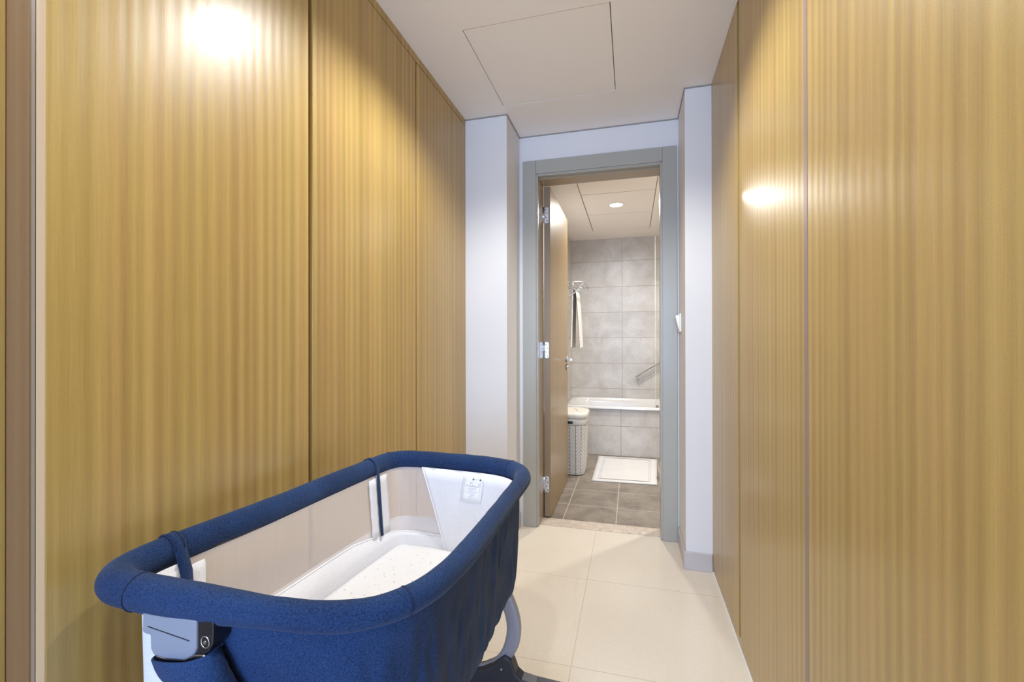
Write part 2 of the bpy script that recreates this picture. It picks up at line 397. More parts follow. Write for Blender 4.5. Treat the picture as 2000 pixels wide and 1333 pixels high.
# ------------------------------------------------------------------ ceiling hatches
g = .0035
o = MB().box(HX0 + g, HX1 - g, HY0 + g, HY1 - g, ZC + .001, ZC + .028).build('access_hatch', M['ceil'])
tag(o, 'large flush square access hatch outlined in the white corridor ceiling', 'access hatch')
pl = (PY1 - PY0)/3
for k in range(3):
    b0 = PY0 + pl*k
    o = MB().box(PX0 + .007, PX1 - .005, b0 + .006, b0 + pl - .006, ZBC + .004, ZBC + .030).build('ceiling_panel', M['bceil'])
    tag(o, ['bathroom ceiling panel nearest the doorway, partly cut off by the door head', 'middle bathroom ceiling panel holding the lit downlight', 'bathroom ceiling panel furthest back, next to the tiled back wall'][k], 'ceiling panel', 'square panels in the bathroom ceiling')

# ------------------------------------------------------------------ downlights
def downlight(x, y, z, watts, angle, label, group, blend=.5, colr=WARM, rad=.055):
    t_ = empty('recessed_downlight', (x, y, z))
    tag(t_, label, 'ceiling light', group)
    n = 32; mb = MB()
    prof = [(rad + .018, 0), (rad + .016, -.004), (rad + .004, -.005), (rad, -.002), (rad - .003, .003)]
    mb.loft([[(x + r_*math.cos(2*PI*k/n), y + r_*math.sin(2*PI*k/n), z + h_) for k in range(n)] for r_, h_ in prof], caps=False)
    mb.build('trim_ring', M['white_pl'], t_)
    MB().cyl((x, y, z - .002), rad - .002, .003, n=n).build('diffuser', M['lamp'], t_)
    d = bpy.data.lights.new('downlight_beam', 'SPOT'); d.energy = watts; d.color = colr; d.spot_size = math.radians(angle); d.spot_blend = blend; d.shadow_soft_size = .04
    lo = bpy.data.objects.new('downlight_beam', d); col.objects.link(lo); lo.parent = t_; lo.location = (0, 0, -.012)
    return t_
downlight(-.27, 1.435, ZC, HALL_W, 142, 'recessed downlight in the corridor ceiling above the bassinet', 'corridor downlights')
downlight(-.27, .05, ZC, HALL_W*.5, 140, 'recessed downlight in the corridor ceiling nearest the bedroom', 'corridor downlights')
downlight(-.125, 4.09, ZBC + .003, BATH_W, 172, 'glowing round downlight in the bathroom ceiling', 'bathroom downlights', .6, (1, .985, .95))
downlight(.75, 3.6, ZBC, BATH_W, 150, 'second bathroom downlight hidden beyond the right jamb', 'bathroom downlights', .6, (1, .985, .95))

# ------------------------------------------------------------------ wardrobes
def wardrobe_left():
    w_ = empty('wardrobe', (-1.25, 1.2, 0))
    tag(w_, 'tall wood-laminate wardrobe with three closed doors along the left side of the corridor', 'wardrobe', 'fitted wardrobes along the corridor')
    th = .022; xb = XL - th
    mb = MB(); mb.box(-1.58, xb - .004, .513, YPL - .002, .001, ZC - .002); mb.build('carcass', M['dark'], w_)
    for a, b in ((.513, 1.131), (1.149, 1.8165), (1.8300, 2.4385)):
        MB().box(xb, XL, a, b, .035, 2.402).build('door', M['oak'], w_, bevel=.0012)
    MB().box(xb, XL, .513, 2.4385, 2.405, ZC - .001).build('top_filler', M['oak'], w_)
    MB().box(xb, XL - .002, .513, 2.4385, .001, .032).build('plinth', M['oak'], w_)
    MB().box(xb - .003, XL - .014, 1.1315, 1.1485, .02, ZC - .03).build('handle_profile', M['bronze'], w_)
    MB().box(xb - .003, XL - .006, 1.817, 1.8295, .02, 2.402).build('edge_profile', M['bronze'], w_)
    # near edge: pale door edge, aluminium strip, brown return
    MB().box(xb + .0005, XL - .0008, .5115, .513, .035, 2.402).build('door_edge', M['oak_edge'], w_)
    MB().box(-.9532, -.9480, .5060, .5115, .001, ZC - .001).build('edge_strip', M['alu'], w_)
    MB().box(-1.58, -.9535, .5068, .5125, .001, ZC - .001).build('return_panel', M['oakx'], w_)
    return w_
wardrobe_left()
w2 = empty('wardrobe', (-1.3, -.3, 0)); tag(w2, 'set-back wood-laminate wardrobe front at the far left edge of the picture', 'wardrobe', 'fitted wardrobes along the corridor')
for a, b in ((-1.08, -.31), (-.305, .5060)): MB().box(-1.032, -1.0097, a, b, .03, ZC - .004).build('door', M['oak'], w2, bevel=.001)
MB().box(-1.58, -1.034, -1.09, .5055, .001, ZC - .003).build('carcass', M['dark'], w2)
MB().box(-1.034, -1.012, -1.08, .4965, .001, .028).build('plinth', M['oak'], w2)
wr = empty('wardrobe', (.7, .7, 0)); tag(wr, 'tall wood-laminate wardrobe with closed doors along the right side of the corridor', 'wardrobe', 'fitted wardrobes along the corridor')
th = .022; xb = XR + th
MB().box(xb + .004, .98, -1.09, YPR - .002, .001, ZC - .002).build('carcass', M['dark'], wr)
for a, b in ((-.35, .4675), (.470, 1.165), (1.187, 1.8315), (1.862, 2.4205)):
    MB().box(XR, xb, a, b, .04, 2.432).build('door', M['oak'], wr, bevel=.0012)
MB().box(XR, xb, -.35, 2.4205, 2.4335, ZC - .001).build('top_filler', M['oak'], wr)
MB().box(XR + .002, xb, -.35, 2.4205, .001, .038).build('plinth', M['oak'], wr)
MB().box(XR - .004, XR + .004, -.35, YPR - .012, .0005, .007).build('floor_strip', M['white_pl'], wr)  # thin white strip along the foot of the doors
MB().box(XR - .0005, xb + .003, 1.1655, 1.1865, .02, ZC - .01).build('edge_profile', M['mauve'], wr)
MB().box(XR + .018, xb + .003, 1.832, 1.861, .02, ZC - .01).build('handle_profile', M['bronze'], wr)

# ------------------------------------------------------------------ doorway: casing, jamb, open leaf
dr = empty('door_1', (-.2, YB, 0), kind='structure')
ct = .016
cas = MB().box(XCL, XCI, YB - ct, YB, .001, ZCO).build('casing', M['casing'], dr, bevel=.0015)
MB().box(XCJ, XCR, YB - ct, YB, .001, ZCO).build('casing', M['casing'], dr, bevel=.0015)
MB().box(XCI + .001, XCJ - .001, YB - ct, YB, ZCI, ZCO).build('casing', M['casing'], dr, bevel=.0015)
mb = MB()   # grey rebate just inside the casing
mb.box(XCI - .008, XCI + .012, YB - .006, YB + .03, .004, ZCI - .001); mb.box(XCJ - .012, XCJ + .008, YB - .006, YB + .03, .004, ZCI - .001); mb.box(XCI + .012, XCJ - .012, YB - .006, YB + .03, ZCI - .014, ZCI + .004)
mb.build('jamb_front', M['casing'], dr, bevel=.001)
mb = MB()
mb.box(XCI - .008, XCI + .014, YB + .03, YT + .004, .004, ZCI - .004); mb.box(XCI + .014, XCJ - .008, YB + .03, YT + .004, ZCI - .024, ZCI + .004)
mb.build('jamb', M['jamb'], dr, bevel=.001)
MB().box(XCJ - .008, XCJ + .008, YB + .03, YT + .004, .004, ZCI - .004).build('jamb', M['casing'], dr, bevel=.001)
LX0, LX1, LY0, LY1, LZ0, LZ1 = -.5500, -.5100, 2.895, 3.722, .006, 2.168
leaf = MB().box(LX0, LX1, LY0, LY1, LZ0, LZ1).build('leaf', M['leafwood'], dr, bevel=.0015)
MB().box(LX0 + .0015, LX1 - .0015, LY0 - .0008, LY0 + .001, LZ0 + .002, LZ1 - .002).build('edge_banding', M['leafedge'], leaf)
for zc in (1.981, 1.097, .219):
    mb = MB(); mb.prism([(LX0 + .002, zc - .052), (LX0 + .024, zc - .052), (LX0 + .030, zc - .046), (LX0 + .030, zc + .046), (LX0 + .024, zc + .052), (LX0 + .002, zc + .052)], 'y', LY0 - .003, LY0 + .0005)
    mb.cyl((LX0 - .001, LY0 - .006, zc - .052), .006, .104, n=16)
    mb.box(XCI + .014, XCI + .0155, YB + .11, YT + .002, zc - .052, zc + .052)
    h = mb.build('hinge', M['steel'], leaf)
    mb = MB()
    for k, dz in enumerate((-.038, -.013, .013, .038)): mb.cyl((LX0 + (.012 if k % 2 else .022) + .0, LY0 - .0038, zc + dz), .0035, .001, 'y', 10)
    mb.build('screw', M['dark'], h)
HYY, HZ = 3.655, 1.010
for sgn, xf in ((1, LX1), (-1, LX0)):
    mb = MB(); mb.cyl((xf, HYY, HZ) if sgn > 0 else (xf - .008, HYY, HZ), .026, .008, 'x')
    pts = spline([(xf, HYY, HZ), (xf + sgn*.035, HYY, HZ), (xf + sgn*.050, HYY - .012, HZ), (xf + sgn*.052, HYY - .05, HZ), (xf + sgn*.052, HYY - .125, HZ)], 6)
    mb.tube(pts, .0095, 12); mb.build('lever_handle', M['steel'], leaf)
    mb = MB(); mb.cyl((xf, HYY, .945) if sgn > 0 else (xf - .008, HYY, .945), .025, .008, 'x'); mb.cyl((xf, HYY, .945) if sgn > 0 else (xf - .016, HYY, .945), .009, .016, 'x'); mb.build('lock_rose', M['steel'], leaf)

# thermostat-like switch on the right pier
sw = empty('wall_switch', (XPR, 2.66, 1.2)); tag(sw, 'small white wall switch on the narrow side wall right of the doorway', 'wall switch')
MB().box(XPR - .010, XPR - .0005, 2.60, 2.70, 1.205, 1.305).build('back_plate', M['white_pl'], sw, bevel=.003)
MB().prism([(XPR - .009, 1.222), (XPR - .012, 1.216), (XPR - .030, 1.288), (XPR - .026, 1.297), (XPR - .009, 1.297)], 'y', 2.612, 2.688).build('rocker', M['white_pl'], sw, bevel=.002)
MB().tube(spline([(XPR - .02, 2.62, 1.225), (XPR - .030, 2.60, 1.20), (XPR - .040, 2.595, 1.16), (XPR - .055, 2.60, 1.12)], 6), .0013, 8).build('thin_arc', M['thin_arc'], sw)  # thin pale arc below the switch

# ------------------------------------------------------------------ bathroom objects
bt = empty('bathtub', (.25, 5.0, 0)); tag(bt, 'white built-in bathtub with tiled front under the back wall of the bathroom', 'bathtub')
MB().box(XBL + .002, XBR - .002, 4.64, 4.70, .0, .474).build('tiled_front', M['btile'], bt)
# rim and basin
zt = .498; ox0, ox1, oy0, oy1 = XBL + .002, XBR - .004, 4.618, YBK - .002
outer = rrect(ox0, ox1, oy0, oy1, .012, 8); 
rings = []
rings.append([(x, y, .474) for x, y in outer]); rings.append([(x, y, zt - .004) for x, y in outer])
def inr(d, r, z): return [(x, y, z) for x, y in rrect(ox0 + d, ox1 - d, oy0 + d*.8, oy1 - d*.8, r, 8)]
rings += [inr(.004, .012, zt), inr(.075, .13, zt), inr(.085, .13, zt - .006), inr(.10, .14, zt - .06), inr(.14, .16, .20), inr(.19, .16, .13), inr(.26, .1, .12)]
mb = MB(); mb.loft(rings, caps=False); k0 = len(mb.v) - len(rings[-1]); mb.f.append(tuple(range(k0, len(mb.v)))); mb.sm.append(False)
mb.build('basin', M['acrylic'], bt)
gs = empty('shower_screen', (.6, 4.66, zt)); tag(gs, 'frameless glass bath screen standing on the tub rim at the right', 'shower screen')
MB().box(.237, .95, 4.656, 4.664, zt + .004, 2.20).build('glass_pane', M['glass'], gs)
MB().box(.229, .237, 4.656, 4.664, zt + .004, 2.20).build('glass_edge', M['glassedge'], gs)
MB().box(.236, .262, 4.650, 4.6705, zt + .0005, zt + .022).build('clamp', M['bronze'], gs, bevel=.002)
# slanted grab bar on the back wall
gb = empty('grab_bar', (.18, YBK, .8)); tag(gb, 'slanted flat chrome grab bar on the tiled wall above the tub', 'grab bar')
a, b = Vector((.060, YBK - .06, .737)), Vector((.40, YBK - .06, .960))
d = (b - a).normalized()
MB().tube([a, a.lerp(b, .5), b], .021, 4, flat=(1.0, 1.0), upv=(0, 1, 0)).build('bar', M['chrome'], gb, bevel=.002)
for q in (a + d*.015, b - d*.03): MB().cyl((q.x, YBK - .06, q.z), .011, .06, 'y', 16).build('bracket', M['chrome'], gb)
# towel shelf
ts = empty('towel_rack', (XBL, 4.55, 1.72)); tag(ts, 'chrome towel shelf of parallel bars on the bathroom left wall', 'towel rack')
zr = 1.725; ya, yb = 4.30, 4.80; xo = -.432
for y in (ya, yb): MB().tube([(XBL + .001, y, zr), (xo, y, zr)], .006, 8).build('side_rail', M['steel'], ts)
mb = MB()
for x in (-.435, -.485, -.535, -.585, -.635): mb.tube([(x, ya, zr), (x, yb, zr)], .0055, 8)
mb.build('shelf_bars', M['steel'], ts)
mb = MB()
for y in (ya, yb):
    mb.tube([(-.535, y, zr), (-.535, y, 1.655)], .005, 8); mb.tube(spline([(xo, y, zr), (-.50, y, 1.64), (-.60, y, 1.575), (XBL + .001, y, 1.55)], 6), .005, 8)
mb.tube([(-.535, ya - .01, 1.655), (-.535, yb + .01, 1.655)], .007, 10); mb.build('towel_bar', M['steel'], ts)
# folded towel over the bar
mb = MB(); rows = []
NY, NP = 22, 34
for i in range(NY + 1):
    fy = i/NY; y = 4.335 + .40*fy; row = []
    for k in range(NP + 1):
        s = k/NP                        # back bottom -> over bar -> front bottom
        if s < .46: q = s/.46; z = 1.09 + (1.662 - 1.09)*q; x = -.535 - .012 - .022*(1 - q) + .006*math.sin(fy*9 + q*3)*(1 - q)
        elif s > .54: q = (1 - s)/.46; z = 1.075 + (1.662 - 1.075)*q + .02*fy*(1 - q); x = -.535 + .012 + .040*(1 - q)**.7 + .010*math.sin(fy*11 + 1 + q)*(1 - q*.6)
        else: a_ = (s - .46)/.08*PI; z = 1.662 + .010*math.sin(a_); x = -.535 - .012*math.cos(a_)
        yy = y + (.03*(1 - abs(2*s - 1)) if fy < .5 else -.05*(1 - abs(2*s - 1)))*abs(2*fy - 1)
        row.append((x, yy, z))
    rows.append(row)
mb.loft(rows, closed=False, caps=False)
tw = mb.build('towel', M['towel'], solid=.007, sub=1); tag(tw, 'white towel hanging folded from the chrome towel rack', 'towel')
# mat
mb = MB(); NXm = 26; mt_rows = []
c4 = [Vector((-.318, 3.752, 0)), Vector((.199, 3.770, 0)), Vector((.238, 4.578, 0)), Vector((-.316, 4.572, 0))]
bm_ = bmesh.new()
def matpt(u, v, z): p = (c4[0].lerp(c4[1], u)).lerp(c4[3].lerp(c4[2], u), v); return (p.x, p.y, z)
rr = []
for i in range(31):
    v = i/30; rr.append([matpt(j/20, v, .0065 + .0012*math.sin(j*1.1 + i*.8)*math.sin(i*.35)) for j in range(21)])
mb.loft(rr, closed=False, caps=False); bm_.free()
mat_o = mb.build('bath_mat', M['mat'], solid=.006, off=-1); tag(mat_o, 'white cotton bath mat lying on the grey bathroom floor tiles', 'bath mat')
mb = MB()
def ln(u0, v0, u1, v1, w_=.0025):
    a = Vector(matpt(u0, v0, .0086)); b = Vector(matpt(u1, v1, .0086)); n_ = (b - a).normalized().cross(Vector((0, 0, 1)))*w_
    mb.add([a - n_, a + n_, b + n_, b - n_], [(0, 1, 2, 3)])
for d_ in (.10, .125):
    ln(d_, .07, d_, .93); ln(1 - d_, .07, 1 - d_, .93); ln(d_, .07, 1 - d_, .07); ln(d_, .93, 1 - d_, .93)
mb.build('border_line', M['matline'], mat_o, solid=.001)

# laundry hamper with herringbone weave
hp = empty('laundry_hamper', (-.52, 4.03, 0)); tag(hp, 'tall white plastic laundry hamper with herringbone weave standing behind the open door', 'laundry hamper')
hx0, hx1, hy0, hy1 = -.672, -.376, 3.845, 4.205
def hring(inset, z, r=.09, n=10): return [(x, y, z) for x, y in rrect(hx0 + inset, hx1 - inset, hy0 + inset, hy1 - inset, r - inset*.4, n)]
MB().loft([hring(.026, .002), hring(.022, .006), hring(.008, .42), hring(.006, .486)]).build('body', M['hamper_in'], hp)
base_loop = resample([Vector(p) for p in hring(0, 0)], 240)
L_ = sum((base_loop[i] - base_loop[i - 1]).length for i in range(240)); cx, cy = (hx0 + hx1)/2, (hy0 + hy1)/2
def hpt(s, z, o_):
    s = (s/L_*240) % 240; i = int(s); p = base_loop[i].lerp(base_loop[(i + 1) % 240], s - i)
    q = base_loop[(i + 1) % 240] - base_loop[i]; nrm = Vector((q.y, -q.x, 0)).normalized()
    ins = .022 - .016*min(1, z/.46)
    p2 = p - nrm*(ins - o_); return (p2.x, p2.y, z)
ncol = 22; cw = L_/ncol; mb = MB()
for c in range(ncol):
    for k in range(-2, 15):
        z0 = .012 + k*.032; up_ = c % 2 == 0
        gp = .0024
        quad = []
        for (su, dz) in ((gp, 0), (cw - gp, 0), (cw - gp, .032 - 2*gp), (gp, .032 - 2*gp)):
            sl = (su if up_ else cw - su)*1.0
            quad.append((c*cw + su, z0 + dz + sl))
        zs = [max(.008, min(.432, q[1])) for q in quad]
        if max(zs) - min(zs) < .006: continue
        lo = [hpt(q[0], z, -.001) for q, z in zip(quad, zs)]; hi = [hpt(q[0] + (gp*.5 if i in (0, 3) else -gp*.5), z, .0045) for i, (q, z) in enumerate(zip(quad, zs))]
        mb.add(lo + hi, [(4, 5, 6, 7), (0, 1, 5, 4), (1, 2, 6, 5), (2, 3, 7, 6), (3, 0, 4, 7)])
mb.build('herringbone_weave', M['cream_pl'], hp)
MB().loft([hring(.004, .434), hring(.0, .437), hring(.0, .490), hring(.004, .492)]).build('collar', M['cream_pl'], hp)
MB().loft([hring(-.006, .492), hring(-.010, .496), hring(-.010, .520), hring(-.004, .535), hring(.015, .5405), hring(.03, .541)]).build('lid', M['cream_pl'], hp)
MB().tube(spline([(-.50, 4.08, .5412), (-.475, 4.05, .5414), (-.47, 4.0, .5414), (-.45, 3.97, .5412)], 5), .003, 8).build('lid_latch', M['hamper_in'], hp)
MB().box(-.60, -.485, 3.838, 3.850, .448, .470).build('handle_slot', M['black_pl'], hp)
# small white bin, just showing past the jamb
wb = empty('waste_bin', (.33, 3.9, 0)); tag(wb, 'sliver of a low white bin on the bathroom floor beside the mat', 'bin')
n = 28; cxb, cyb, rb_ = .355, 3.92, .115
MB().loft([[(cxb + r_*math.cos(2*PI*k/n), cyb + r_*math.sin(2*PI*k/n), z_) for k in range(n)] for r_, z_ in ((.100, .002), (.104, .006), (.113, .16), (.115, .165))]).build('body', M['white_pl'], wb)
MB().loft([[(cxb + r_*math.cos(2*PI*k/n), cyb + r_*math.sin(2*PI*k/n), z_) for k in range(n)] for r_, z_ in ((.116, .1655), (.117, .178), (.105, .186), (.05, .190))]).build('lid', M['white_pl'], wb)

# ------------------------------------------------------------------ bassinet
RZ = .745
LP = [(-.869, .689), (-.847, .854), (-.832, 1.070), (-.815, 1.270), (-.803, 1.362), (-.765, 1.408), (-.690, 1.417), (-.575, 1.410), (-.443, 1.397), (-.360, 1.368), (-.312, 1.300),
      (-.306, 1.134), (-.304, .905), (-.310, .740), (-.330, .655), (-.370, .600), (-.433, .568), (-.510, .556), (-.600, .551), (-.700, .549), (-.800, .551), (-.852, .563), (-.874, .605)]
NL = 192
raw = spline([(x, y, 0) for x, y in LP], 12, True)
loop = resample(raw, NL)
for _ in range(3): loop = [(loop[i - 1] + loop[i]*2 + loop[(i + 1) % NL])/4 for i in range(NL)]
cen = sum(loop, Vector())/NL
nrm = []
for i in range(NL):
    tg = (loop[(i + 1) % NL] - loop[i - 1]).normalized(); n_ = Vector((tg.y, -tg.x, 0))
    if n_.dot(loop[i] - cen) < 0: n_ = -n_
    nrm.append(n_)
for _ in range(4): nrm = [(nrm[i - 1] + nrm[i]*2 + nrm[(i + 1) % NL]).normalized() for i in range(NL)]
def bp(i, inset, z):
    i = i % NL; d_ = min(inset, .05); p = loop[i] - nrm[i]*d_
    if inset > .05: p = p.lerp(Vector((cen.x, cen.y, 0)), (inset - .05)/.32)
    return Vector((p.x, p.y, z))
def near_i(x, y): return min(range(NL), key=lambda i: (loop[i].x - x)**2 + (loop[i].y - y)**2)
bs = empty('bassinet', (-.58, .98, 0)); tag(bs, 'navy blue fabric baby bassinet with mesh side window standing on the corridor floor', 'bassinet')
# padded rim: thickest where the fabric flap is folded at the near left corner
def rad(i):
    p = loop[i % NL]
    a_ = max(0, min(1, (p.x + .66)/.14))*max(0, min(1, (.85 - p.y)/.1)); b_ = 1 if p.x > -.33 and .6 < p.y < 1.3 else 0
    b_ = max(0, min(1, (p.x + .40)/.07))*max(0, min(1, (1.36 - p.y)/.1))
    return .0275 - .0065*max(a_, .8*b_)
RAD = [rad(i) for i in range(NL)]
for _ in range(8): RAD = [(RAD[i - 1] + RAD[i]*2 + RAD[(i + 1) % NL])/4 for i in range(NL)]
rings = []; n = 20
for i in range(NL):
    ph = i/NL*2*PI
    r_ = RAD[i] + .0008*noise.noise(Vector((i*.23, 0, 0)))
    pinch = 0
    c = Vector((loop[i].x, loop[i].y, RZ + .002*noise.noise(Vector((i*.06, 5, 0)))))
    ring = []
    for k in range(n):
        a_ = 2*PI*k/n
        wr_ = 1 + .030*noise.noise(Vector((i*.55, math.cos(a_)*1.2, math.sin(a_)*1.2)))
        ring.append(c + nrm[i]*r_*wr_*math.cos(a_) + Vector((0, 0, 1))*r_*wr_*1.06*math.sin(a_))
    rings.append(ring)
rim = MB().loft(rings, loop=True).build('padded_rim', M['denim'], bs, sub=1)
# piping under the rim
MB().tube([bp(i, .006, RZ - RAD[i]*1.06 - .002) for i in range(NL)], .0030, 8, loop=True).build('piping', M['denim'], rim)
# stitched seams round the rim
for (x, y) in ((-.770, .549), (-.34, .64), (-.80, 1.372), (-.37, 1.375)):
    i = near_i(x, y); c = Vector((loop[i].x, loop[i].y, RZ)); mb = MB()
    mb.tube([c + nrm[i]*RAD[i]*1.006*math.cos(a) + Vector((0, 0, RAD[i]*1.066))*math.sin(a) for a in [2*PI*k/24 for k in range(24)]], .0010, 6, loop=True)
    mb.build('seam', M['rubber'], rim)
# ---- index ranges of the loop.  Indices run: left side (near->far), far end, right side (far->near), near end
iA = near_i(-.869, .66); iFL = near_i(-.80, 1.37); iFR = near_i(-.33, 1.335); iNR = near_i(-.345, .63); iNL = near_i(-.80, .55)
def rng(a, b):
    out = [a % NL]
    while out[-1] != b % NL: out.append((out[-1] + 1) % NL)
    return out
# does index increase along left side going far?
step_ok = (near_i(-.84, .9) - iA) % NL < NL/2
assert step_ok
OUT = .012
def outer_wall(idx, levels, wr_amp):
    rows = []
    for li, (z, ins) in enumerate(levels):
        row = []
        for j, i in enumerate(idx):
            w_ = 0
            if wr_amp:
                am = wr_amp(i)*(math.sin(min(1, li/4)*PI/2))
                w_ = am*(noise.noise(Vector((i*.62, z*5, 3))) + .7*noise.noise(Vector((i*1.35 + z*14, z*3, 9))) + .4*noise.noise(Vector((i*2.6 - z*9, z*4, 1))))
            row.append(bp(i, ins - w_, z + ((.026 - RAD[i % NL]*.95) if li == 0 else 0)))
        rows.append(row)
    return rows
def wamp(i):
    p = loop[i]
    if p.x > -.34 and p.y > .66: return .0105
    if p.x > -.52 and p.y < .8: return .006
    return .0018
iSK = near_i(-.60, 1.41)
sk_idx = rng(iSK, iNL - 8)
lv = [(RZ - .026, .010)] + [(RZ - .03 - (RZ - .03 - .455)*k/12, .010 + .012*(k/12)) for k in range(1, 13)] + [(.432, .026), (.414, .036), (.402, .056), (.400, .09)]
MB().loft(outer_wall(sk_idx, lv, wamp), closed=False, caps=False).build('outer_skirt', M['denim'], bs, solid=.003, sub=1)
sk = bs.children[-1]
# white side by the wardrobe: lower cloth panel and mesh window above
wh_idx = rng(iNL - 9, iFL + 2)
lvw = [(.728 - (.728 - .455)*k/6, .035 + .006*(k/6)) for k in range(7)] + [(.430, .046), (.412, .060), (.401, .085)]
lo_idx = rng(iNL - 9, iA + 2)
MB().loft(outer_wall(lo_idx, lvw, None), closed=False, caps=False).build('corner_panel', M['white_fab'], bs, solid=.003)
lv2 = [(.560, .030), (.52, .034), (.46, .040), (.430, .048), (.412, .062), (.401, .085)]
MB().loft(outer_wall(rng(iA + 2, iSK + 1), lv2, None), closed=False, caps=False).build('side_panel', M['white_fab'], bs, solid=.003)
# base board
MB().loft([[bp(i, .06, z) for i in range(NL)] for z in (.405, .415)]).build('base_board', M['white_fab'], bs)
# mesh window: one piece along left side and into the far end
i_end = near_i(-.555, 1.41)
def zband(i): return .556 - .045*max(0, min(1, (loop[i].y - 1.15)/.25)) if loop[i].x < -.6 or loop[i].y < 1.2 else .511
win = rng(iA + 1, i_end)
MB().loft([[bp(i, .022 - .006*0, RZ - .022) for i in win], [bp(i, .030 + .012*0, (RZ - .022 + zband(i))/2) for i in win], [bp(i, .040, zband(i) - .01) for i in win]], closed=False, caps=False).build('mesh_window', M['net'], bs)
# inner lining band under the window down to the mattress
allb = rng(near_i(-.85, .58) - 6, near_i(-.56, 1.41))
def zb(i): return zband(i)
rows = [[bp(i, .041, zb(i)) for i in allb], [bp(i, .046, .50) for i in allb], [bp(i, .050, .435) for i in allb], [bp(i, .06, .418) for i in allb]]
lb = MB().loft(rows, closed=False, caps=False).build('lining_band', M['white_fab'], bs, solid=.002)
MB().tube([bp(i, .040, zb(i)) for i in allb], .0028, 8).build('band_piping', M['white_fab'], lb)
# white lining: far end right of the slanted edge, right side, near end
idx = rng(near_i(-.690, 1.415), near_i(-.85, .58) - 5)
i0 = near_i(-.690, 1.415); i1 = near_i(-.560, 1.41)
rows = []
for k in range(9):
    f_ = k/8; z = (RZ - .018) + (.425 - (RZ - .018))*f_; row = []
    for j, i in enumerate(idx):
        row.append(bp(i, (.027 + .031*f_) + .0015*noise.noise(Vector((i*.3, z*8, 0))), z))
    rows.append(row)
# slanted front edge: slide the first columns
nsl = (i1 - i0) % NL
V_ = []
for k, row in enumerate(rows):
    f_ = k/8; st = f_*nsl; new = []
    m_ = len(row)
    for j in range(m_):
        q = st + (m_ - 1 - st)*j/(m_ - 1); a_ = int(q); b_ = min(m_ - 1, a_ + 1); new.append(row[a_].lerp(row[b_], q - a_))
    V_.append(new)
ln_o = MB().loft(V_, closed=False, caps=False).build('inner_lining', M['white_fab'], bs, solid=.002)
MB().tube([V_[k][0] for k in range(9)], .0022, 8).build('lining_edge', M['white_fab'], ln_o)
# straps over the rim
def strap(x, y, w_, z_lo, name='strap', mat='denim', push=0.0):
    # push moves the hanging end further inside
    i = near_i(x, y); c = Vector((loop[i].x, loop[i].y, RZ)); tg = (loop[(i + 1) % NL] - loop[i - 1]).normalized()
    prof = []
    for k in range(15):
        a_ = math.radians(-35 + 205*k/14); prof.append(c + nrm[i]*.0292*math.cos(a_) + Vector((0, 0, .0312))*math.sin(a_))
    for z in (.71, .67, .62, .57, z_lo):
        if z < .712: prof.append(Vector((loop[i].x, loop[i].y, z)) - nrm[i]*(.0315 + push + (RZ - z)*.078))
    rows = [[p - tg*w_/2 for p in prof], [p for p in prof], [p + tg*w_/2 for p in prof]]
    o = MB().loft(rows, closed=False, caps=False).build(name, M[mat], bs, solid=.0022)
    mb = MB()
    for q in (-.38, .38) if w_ > .014 else ():
        mb.tube([p + tg*w_*q + nrm[i]*0 + (p - c).normalized()*.0016 for p in prof[:15]], .0008, 6)
    if w_ > .014: mb.build('stitching', M['rubber'], o)
    return i
s1 = strap(-.815, 1.275, .012, .534)
s2 = strap(-.868, .675, .022, .55, push=.012)
# white gathered facings beside the straps
for si, (a_, b_) in ((s1, (-3, 0)), (s1, (0, 4)), (s2, (0, 3)), (s2, (-3, 0))):
    rows = []
    for k in range(9):
        z = RZ - .028 + (zband(si) - RZ + .028)*k/8
        rows.append([bp(si + j*.5 if False else si + j, (.026 + (.0115 if si == s2 else 0) + (RZ - z)*.078) + .0012*math.sin(k*2.3 + j*2), z) for j in range(a_, b_ + 1)])
    MB().loft(rows, closed=False, caps=False).build('facing', M['white_fab'], bs, solid=.0015)
# label card sewn inside far end
i = near_i(-.487, 1.405); tgv = (loop[near_i(-.443, 1.397)] - loop[near_i(-.53, 1.408)]).normalized(); fn = -nrm[i]
c0 = Vector((-.5215, 1.4, 0)); 
def card(u, v, o_):   # u across 0..1, v down 0..1 on the far lining
    z = .7185 - .083*v; f_ = (RZ - .018 - z)/(RZ - .018 - .425)
    p = Vector((loop[i].x, loop[i].y, 0)) + tgv*((u - .5)*.074 - .006 - .008*v); p = p - nrm[i]*(.027 + .031*f_ + .0045 + .003*v + o_)
    return (p.x, p.y, z)
mb = MB(); mb.loft([[card(u/4, v/5, 0) for u in range(5)] for v in range(6)], closed=False, caps=False); lab = mb.build('care_label', M['paper'], bs, solid=.0012)
mb = MB(); mb2 = MB()
def strip(mb_, u0, v0, u1, v1, w_):
    a_ = Vector(card(u0, v0, .0012)); b_ = Vector(card(u1, v1, .0012)); dd = (b_ - a_); n_ = dd.normalized().cross(fn).normalized()*w_/2
    mb_.add([a_ - n_, a_ + n_, b_ + n_, b_ - n_], [(0, 1, 2, 3)])
for q in ((.12, .93, .88, .93), (.12, .93, .12, .1), (.88, .93, .88, .1), (.12, .1, .88, .1), (.5, .12, .5, .4), (.12, .42, .88, .42)): strip(mb2, *q, .0006)
random.seed(3)
for k in range(9): strip(mb2, .18 + .3*random.random(), .5 + .045*k, .55 + .3*random.random(), .48 + .045*k, .0007)
for (u, v) in ((.52, .15), (.86, .15)): strip(mb, u - .045, v, u + .045, v, .0050)
for (u, v) in ((.42, .31), (.82, .33)): strip(mb, u, v - .04, u, v + .03, .0016)
for k in range(7): strip(mb, .22 + .09*k, .40 + .02*(k % 2), .28 + .09*k, .38 + .03*(k % 3), .0010)
